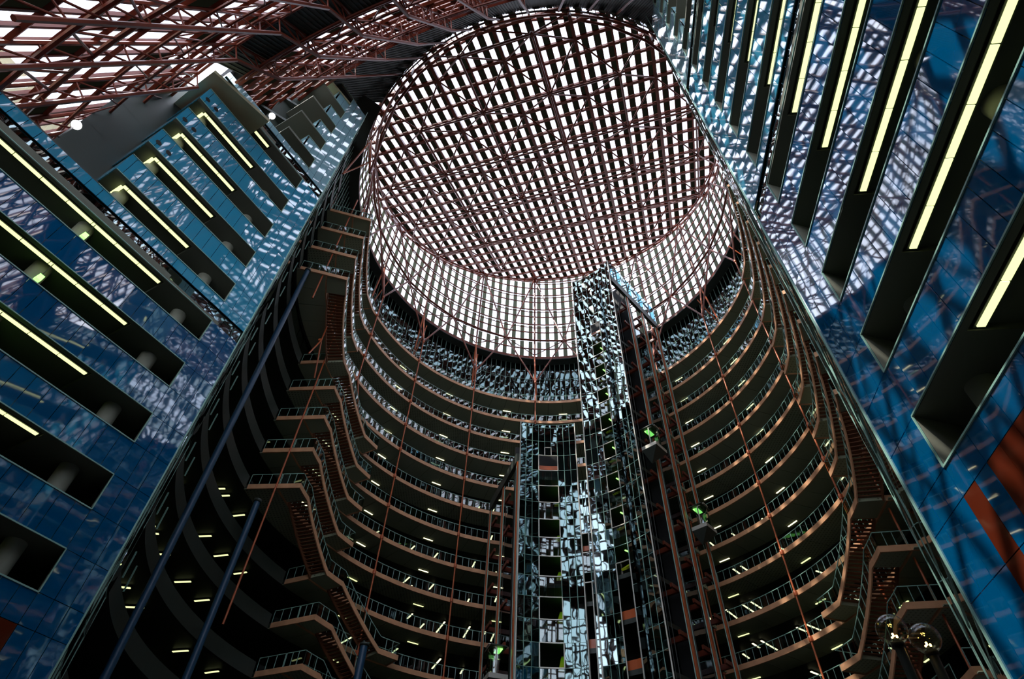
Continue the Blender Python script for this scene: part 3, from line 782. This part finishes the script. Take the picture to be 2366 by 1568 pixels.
for pos, lab in ((atL(12.4, -.3, 33.2), 'white spot lamp on the lower left wing parapet'), (atL(5.17, -.3, 51.4), 'white spot lamp on the upper left wing parapet')):
    e = empty('spot_lamp', lab, 'spot lamp', None); put(e, pos)
    dv_ = (Vector((0, 0, 0)) - pos).normalized()
    rod('housing', pos - dv_ * .55, pos, .30, M['dark'], e, 14); rod('lens', pos, pos + dv_ * .03, .26, M['spot'], e, 14)
    rod('bracket', pos - dv_ * .3, pos - Vector((0, 0, 1.7)) , .05, M['dark'], e, 6)

# ================================================================== LIFT TOWERS
TC = Vector((CX, CY, 0))
def tower(name, label, R_, az0, az1, ncol, htop, open_c, first_top, nfl, bigs, notch, lime_c, seedv):
    """concave glass front on a circle of radius R_ about the rotunda centre; open_c = columns (c0,c1) that hold the openings"""
    rg = random.Random(seedv)
    e = empty(name, label, 'lift tower'); put(e, P(R_, (az0 + az1) / 2, GZ))
    az = [az0 + (az1 - az0) * k / ncol for k in range(ncol + 1)]
    rows = []; h = htop
    hs = [htop]; 
    k = first_top
    levels = [first_top - S * j for j in range(nfl)]
    rows_h = sorted(set([htop] + [x_ for x_ in [first_top + S * j + q for j in range(0, 8) for q in (0, -2.0)] if x_ < htop - .3] + [x_ for x_ in levels] + [x_ - 2.0 for x_ in levels]), reverse=True)
    rows_h = [x_ for x_ in rows_h if x_ > GZ + .5] + [GZ]
    cells, vis = [], []
    for a, c in zip(rows_h[:-1], rows_h[1:]):
        for k in range(ncol):
            is_open = open_c[0] <= k < open_c[1] and a <= first_top + .01
            if is_open:
                lev = round((first_top - a) / S * 2) / 2
                op = any(abs(a - x_) < .05 for x_ in levels)
                deep = a < bigs
                if op or deep: continue
                vis.append([P(R_, az[k] + .12, c + .03), P(R_, az[k + 1] - .12, c + .03), P(R_, az[k + 1] - .12, a - .03), P(R_, az[k] + .12, a - .03)]); continue
            t1, t2 = rg.uniform(-.03, .03), rg.uniform(-.04, .04)
            cells.append([P(R_ + t1, az[k] + .1, c + .02), P(R_ - t1, az[k + 1] - .1, c + .02), P(R_ - t1 + t2, az[k + 1] - .1, a - .02), P(R_ + t1 + t2, az[k] + .1, a - .02)])
    quads('tower_pane', cells, M['mirrord'] if seedv == 12 else M['mirror'], e, 290, .02); quads('clear_pane', vis, M['rail'], e, 100, .02, 'clear pane between openings')
    b2 = MB()
    for k in range(ncol + 1):
        if open_c[0] < k < open_c[1]:
            b2.tube(P(R_, az[k], first_top + 1.2), P(R_, az[k], htop), .03, 5)
        else: b2.tube(P(R_ - .02, az[k], GZ), P(R_ - .02, az[k], htop), .035, 5)
    for hh in rows_h:
        for k in range(ncol): 
            if open_c[0] <= k < open_c[1] and hh < bigs: continue
            b2.bar(P(R_ - .02, az[k], hh), P(R_ - .02, az[k + 1], hh), .04, .035)
    b2.obj('mullions', M['mint'], e, 'stuff')
    fr = MB(); a, c = az[open_c[0]], az[open_c[1]]
    for x_ in levels:
        if x_ - 2 < bigs: break
        for hh in (x_, x_ - 2.0):
            pp = arc(R_ - .05, a, c, hh, None, 3)
            for p, q in zip(pp[:-1], pp[1:]): fr.bar(p, q, .08, .09)
        for az_ in (a, c): fr.bar(P(R_ - .05, az_, x_ - 2), P(R_ - .05, az_, x_), .08, .08, Vector((1, 0, 0)))
    for az_ in (a, c): fr.bar(P(R_ - .05, az_, GZ), P(R_ - .05, az_, bigs), .09, .09, Vector((1, 0, 0)))
    pp = arc(R_ - .05, a, c, bigs, None, 3)
    for p, q in zip(pp[:-1], pp[1:]): fr.bar(p, q, .09, .09)
    if notch:
        am, w_ = (a + c) / 2, (c - a) * .17; hn = first_top
        for s_ in (-1, 1): fr.bar(P(R_ - .05, am + s_ * w_, hn), P(R_ - .05, am + s_ * w_, hn + 1.1), .08, .08, Vector((1, 0, 0)))
        pp = arc(R_ - .05, am - w_, am + w_, hn + 1.1, None, 3)
        for p, q in zip(pp[:-1], pp[1:]): fr.bar(p, q, .08, .08)
    fr.obj('opening_frames', M['pale'], e, 'stuff', label='pale frames of the openings')
    # interior: floor slabs, orange beams, lime stair walls
    d1 = R_ + 4.5
    b2 = MB()
    for j in range(nfl + 3):
        hh = first_top - 2.0 - S * j
        if hh < GZ: break
        b2.ring(R_ + .35, d1, a - 6, c + 6, hh - .9, hh - .5, 4)
    b2.obj('floor_slabs', M['dark'], e, 'stuff')
    b2 = MB(); b2.ring(d1, d1 + .2, a - 8, c + 8, GZ, htop, 4); b2.obj('core_wall', M['black'], e)
    b2 = MB()
    for j, x_ in enumerate(levels):
        if x_ < bigs and not (x_ + S > bigs): pass
        if j == 0 or x_ < bigs: b2.ring(R_ + .4, R_ + .6, a - 1, c + 1, x_ - 2.6 if x_ < bigs else x_ - 1.55, x_ - 1.75 if x_ < bigs else x_ - 1.05, 4)
    b2.obj('cross_beam', M['hanger'], e, label='orange-red cross beam')
    if lime_c:
        b2 = MB(); fs = MB()
        for x_ in levels[1:]:
            if x_ < bigs: break
            am = a + (c - a) * lime_c; pq = P(R_ + .4, am, x_ - .1), P(R_ + 3.6, am + 1.0, x_ + 1.4)
            b2.bar(P(R_ + .5, am, x_ - 2.0), P(R_ + 3.4, am + 1, x_ + .2), .55, .2)
            fs.bar(P(R_ + .6, am + 1.4, x_ - .2), P(R_ + 3.2, am + 2.2, x_ + .2), .12, .08)
        b2.obj('stair_soffit', M['lime'], e, label='lime green sloping stair underside'); fs.obj('stair_lamp', M['tubeg'], e, label='yellow-green lamp strip lighting the stair')
        for q_ in (.55, .8):
            p = P(R_ + .8, a + (c - a) * q_, first_top - 2.3); p2 = P(R_ + 2.6, a + (c - a) * q_ + .6, first_top - 1.7); bar('lobby_tube', p, p2, .14, .06, M['tube2'], e, label='warm tube light')
    for az_, r_ in ((az0, .07), (az1, .07)): rod('corner_post', P(R_ - .05, az_, GZ), P(R_ - .05, az_, htop), r_, M['pale'], e, 8, 'pale corner post')
    return e
T1 = tower('lift_tower', 'tall glass lift tower with a stack of square openings, right of centre', 10.05, 24.0, 59.5, 9, 72.3, (3, 5), 61.3, 17, 28.0, True, .35, 11)
T2 = tower('lift_tower', 'lower glass lift tower with a stack of square openings, centre bottom', 10.75, -15.5, 17.6, 9, 46.2, (3, 6), 41.8, 11, -50, True, .9, 12)
T3 = tower('link_bay', 'narrow mirrored glass bay between the two lift towers', 10.4, 17.8, 23.6, 3, 38.0, (0, 2), 31.9, 8, 27.0, False, None, 13)
for t_, hh in ((T1, 61.3), ): pass

# lift banks: orange rails, cars
def bank(label, x0, y0, x1, y1, bays, h0, h1, side_name, cars):
    e = empty('lift_bank', label, 'lift shaft'); put(e, (x0, y0, GZ))
    A_, B_ = Vector((x0, y0, 0)), Vector((x1, y1, 0)); d_ = (B_ - A_).normalized(); L_ = (B_ - A_).length
    n_ = d_.cross(Vector((0, 0, 1)))          # towards the open side
    if side_name == 'left': n_ = -n_
    b2 = MB(); p = [A_ - n_ * 1.9, B_ - n_ * 1.9, B_ - n_ * 2.1, A_ - n_ * 2.1]; b2.hexa([q + Vector((0, 0, GZ)) for q in p] + [q + Vector((0, 0, h1 - (1.5 if i_ in (1, 2) else 0))) for i_, q in enumerate(p)]); b2.obj('back_wall', M['glassd'], e, label='dark glass back wall')
    for k in range(bays + 1):
        q = A_.lerp(B_, k / bays); topk = h1 - 1.2
        if k > 0 or side_name == 'left':
            bar('rail_post', q + Vector((0, 0, GZ)), q + Vector((0, 0, topk)), .30, .22, M['hanger'], e, n_, 'orange-red rail post')
            for s_ in (-.32, .5): rod('guide_rail', q + d_ * s_ + Vector((0, 0, GZ)), q + d_ * s_ + Vector((0, 0, topk)), .05, M['mint'], e, 6, 'pale green guide rail')
        if k < bays:
            q2 = A_.lerp(B_, (k + .5) / bays)
            for s_ in (-.6, .1, .7): rod('cable', q2 + d_ * s_ - n_ * .9 + Vector((0, 0, GZ)), q2 + d_ * s_ - n_ * .9 + Vector((0, 0, topk)), .035, M['dark'], e, 5)
    hh = h0 - 1.0
    while hh > 2:
        for k in range(1, bays + 1):
            q = A_.lerp(B_, k / bays); bar('cross_bracket', q + Vector((0, 0, hh)) - n_ * 1.9, q + Vector((0, 0, hh)) + n_ * .1, .25, .45, M['brown'], e)
            q0 = A_.lerp(B_, (k - .32) / bays); bar('cross_bracket', q0 - n_ * .3 + Vector((0, 0, hh)), q - n_ * .3 + Vector((0, 0, hh)), .2, .35, M['brown'], e)
        hh -= S
    bar('head_beam', A_ + Vector((0, 0, h1 - .6)), B_ + Vector((0, 0, h1 - .6)), .4, 1.2, M['dark'], e, label='dark head beam')
    return A_, B_, d_, n_
bkA = bank('open lift shafts with orange-red rails beside the tall tower', 13.0, 47.3, 20.6, 55.1, 3, 66.4, 68.6, 'right', None)
bkB = bank('open lift shafts with orange-red rails left of the lower tower', 1.25, 52.9, -1.6, 62.4, 2, 40.0, 42.0, 'left', None)
def car(frm, t_, hh, lab):
    A_, B_, d_, n_ = frm; q = A_.lerp(B_, t_) + n_ * .75; z = Vector((0, 0, 1))
    e = empty('lift_car', lab, 'lift', None); put(e, q + z * hh)
    boxm('car_floor', q + z * (hh + .2), d_, n_, z, 2.0, 1.7, .4, M['pale'], e, 'pale car floor')
    b2 = MB(); p0 = q + z * hh
    b2.add([p0 - d_ * 1 - n_ * .85, p0 + d_ * 1 - n_ * .85, p0 + d_ * 1 + n_ * .85, p0 - d_ * 1 + n_ * .85, p0 - n_ * .5 - z * 1.2], [(0, 1, 4), (1, 2, 4), (2, 3, 4), (3, 0, 4)]); b2.obj('underside', M['dark'], e)
    b2 = MB(); b2.ring(.8, .83, -100, 100, .4, 2.5, 15, lambda R, a, h: p0 + d_ * (R * sin(radians(a))) + n_ * (R * cos(radians(a)) * .95) + z * h); b2.obj('glass_cab', M['rail'], e)
    for s_ in (-1, 1):
        rod('cab_frame', p0 + d_ * .85 * s_ + n_ * .2 + z * .4, p0 + d_ * .85 * s_ + n_ * .2 + z * 2.5, .06, M['pale'], e, 8); 
        rod('cab_frame', p0 + d_ * .85 * s_ + n_ * .2 + z * 2.5, p0 + d_ * .4 * s_ + n_ * .75 + z * 2.9, .06, M['pale'], e, 8)
    rod('cab_frame', p0 + d_ * .4 + n_ * .75 + z * 2.9, p0 - d_ * .4 + n_ * .75 + z * 2.9, .06, M['pale'], e, 8)
    boxm('cab_roof', q + z * (hh + 2.7), d_, n_, z, 1.9, 1.5, .1, M['dark'], e)
    boxm('cab_lamp', q + z * (hh + 2.58) - n_ * .2, d_, n_, z, 1.1, .5, .06, M['tubeg'], e, 'green-yellow cab lamp')
car(bkA, .18, 39.2, 'glass lift car with green light, upper one beside the tall tower')
car(bkA, .86, 33.6, 'glass lift car with green light, lower one near the right galleries')
car(bkB, .25, 19.5, 'glass lift car at the bottom beside the lower tower')
# blue glass head of the tall tower behind the lift bank
e = empty('tower_head', 'light blue glass screen at the top behind the tall lift tower', 'glass screen'); put(e, (13.2, 47.6, 68))
cells = []
A_, B_ = Vector((13.1, 47.4, 0)), Vector((21.0, 55.5, 0))
for k in range(8):
    for j in range(2):
        p, q = A_.lerp(B_, k / 8), A_.lerp(B_, (k + .96) / 8); h0 = 68.7 + 1.8 * j; cells.append([p + Vector((0, 0, h0)), q + Vector((0, 0, h0)), q + Vector((0, 0, h0 + 1.72)), p + Vector((0, 0, h0 + 1.72))])
quads('screen_pane', cells, M['bluegl'], e); b2 = MB()
for k in range(9): p = A_.lerp(B_, k / 8); b2.tube(p + Vector((0, 0, 68.6)), p + Vector((0, 0, 72.3)), .05)
b2.obj('mullions', M['dark'], e)
# link platforms between the lift towers and the galleries
for i in range(1, NL + 1):
    for az_, R0, hi in ((41.5, 21.2, 70),):
        if H(i) > hi: continue
        e = empty('lift_lobby', 'dark lift lobby bridge joining the %s gallery to the %s' % (nth(i - 1).replace(' from the top', ''), 'tall tower' if az_ > 0 else 'lower tower'), 'bridge', 'lift lobby bridges'); put(e, P(22, az_, H(i)))
        b2 = MB(); b2.ring(13.5, RI, az_ - 4.5, az_ + (6 if az_ < 0 else 3.0), H(i) + .1, H(i) + FAS, 3); b2.obj('slab', M['soffit'], e)
        b2 = MB(); b2.ring(13.5, 13.62, az_ - 4.5, az_ + (6 if az_ < 0 else 3.0), H(i), H(i) + FAS, 3); b2.obj('fascia', M['orange'], e)

# ================================================================== GLOBE LAMPS
def globe(px, py, dist, lab):
    v_ = Vector(((px - 1183) / F_PX, (py - 784) / F_PX, 1.0)); d_ = img2world(v_).normalized(); p = d_ * dist
    e = empty('globe_lamp', lab, 'street lamp', None); put(e, (p.x, p.y, GZ))
    bm = bmesh.new(); bmesh.ops.create_uvsphere(bm, u_segments=32, v_segments=20, radius=.142); me = D.meshes.new('globe'); bm.to_mesh(me); bm.free(); me.materials.append(M['globe'])
    for q in me.polygons: q.use_smooth = True
    child('globe', me, e, Matrix.Translation(p))
    rod('collar', p - Vector((0, 0, .17)), p - Vector((0, 0, .125)), .06, M['black'], e, 16)
    rod('post', Vector((p.x, p.y, GZ)), p - Vector((0, 0, .17)), .045, M['dark'], e, 12)
    rod('base', Vector((p.x, p.y, GZ)), Vector((p.x, p.y, GZ + .3)), .16, M['dark'], e, 16)
    for k in range(5):
        a = 2 * pi * k / 5; q = p + Vector((cos(a) * .024, sin(a) * .024, -.07 + (.02 if k % 2 else 0)))
        bm = bmesh.new(); bmesh.ops.create_icosphere(bm, subdivisions=1, radius=.011); me = D.meshes.new('bulb'); bm.to_mesh(me); bm.free(); me.materials.append(M['bulb']); child('bulb', me, e, Matrix.Translation(q))
    rod('lamp_holder', p - Vector((0, 0, .125)), p - Vector((0, 0, .09)), .03, M['dark'], e, 10)
globe(2060, 1454, 7.6, 'clear glass globe lamp with glowing bulbs, left one of the pair')
globe(2137, 1474, 7.9, 'clear glass globe lamp with glowing bulbs, right one of the pair')

# ================================================================== BUILDING ACROSS THE STREET
e = empty('neighbour_building', 'tan stone building across the street seen through the left roof glazing', 'building'); put(e, (-75, 18, GZ))
b2 = MB(); b2.hexa([(-95, -30, GZ), (-80, -45, GZ), (-50, 62, GZ), (-70, 70, GZ), (-95, -30, 66), (-80, -45, 60), (-50, 62, 82), (-70, 70, 82)]); b2.obj('wall', M['tan'], e)
d_ = Vector((30, 107, 0)).normalized(); n_ = Vector((d_.y, -d_.x, 0))
for r_ in range(6):
    for k in range(16):
        c = Vector((-80, -45, 0)) + d_ * (34 + 4.4 * k) + Vector((0, 0, 36 + 4.6 * r_)); boxm('window', c + n_ * .05, d_, n_, Vector((0, 0, 1)), 1.6, .2, 2.6, M['dark'], e)
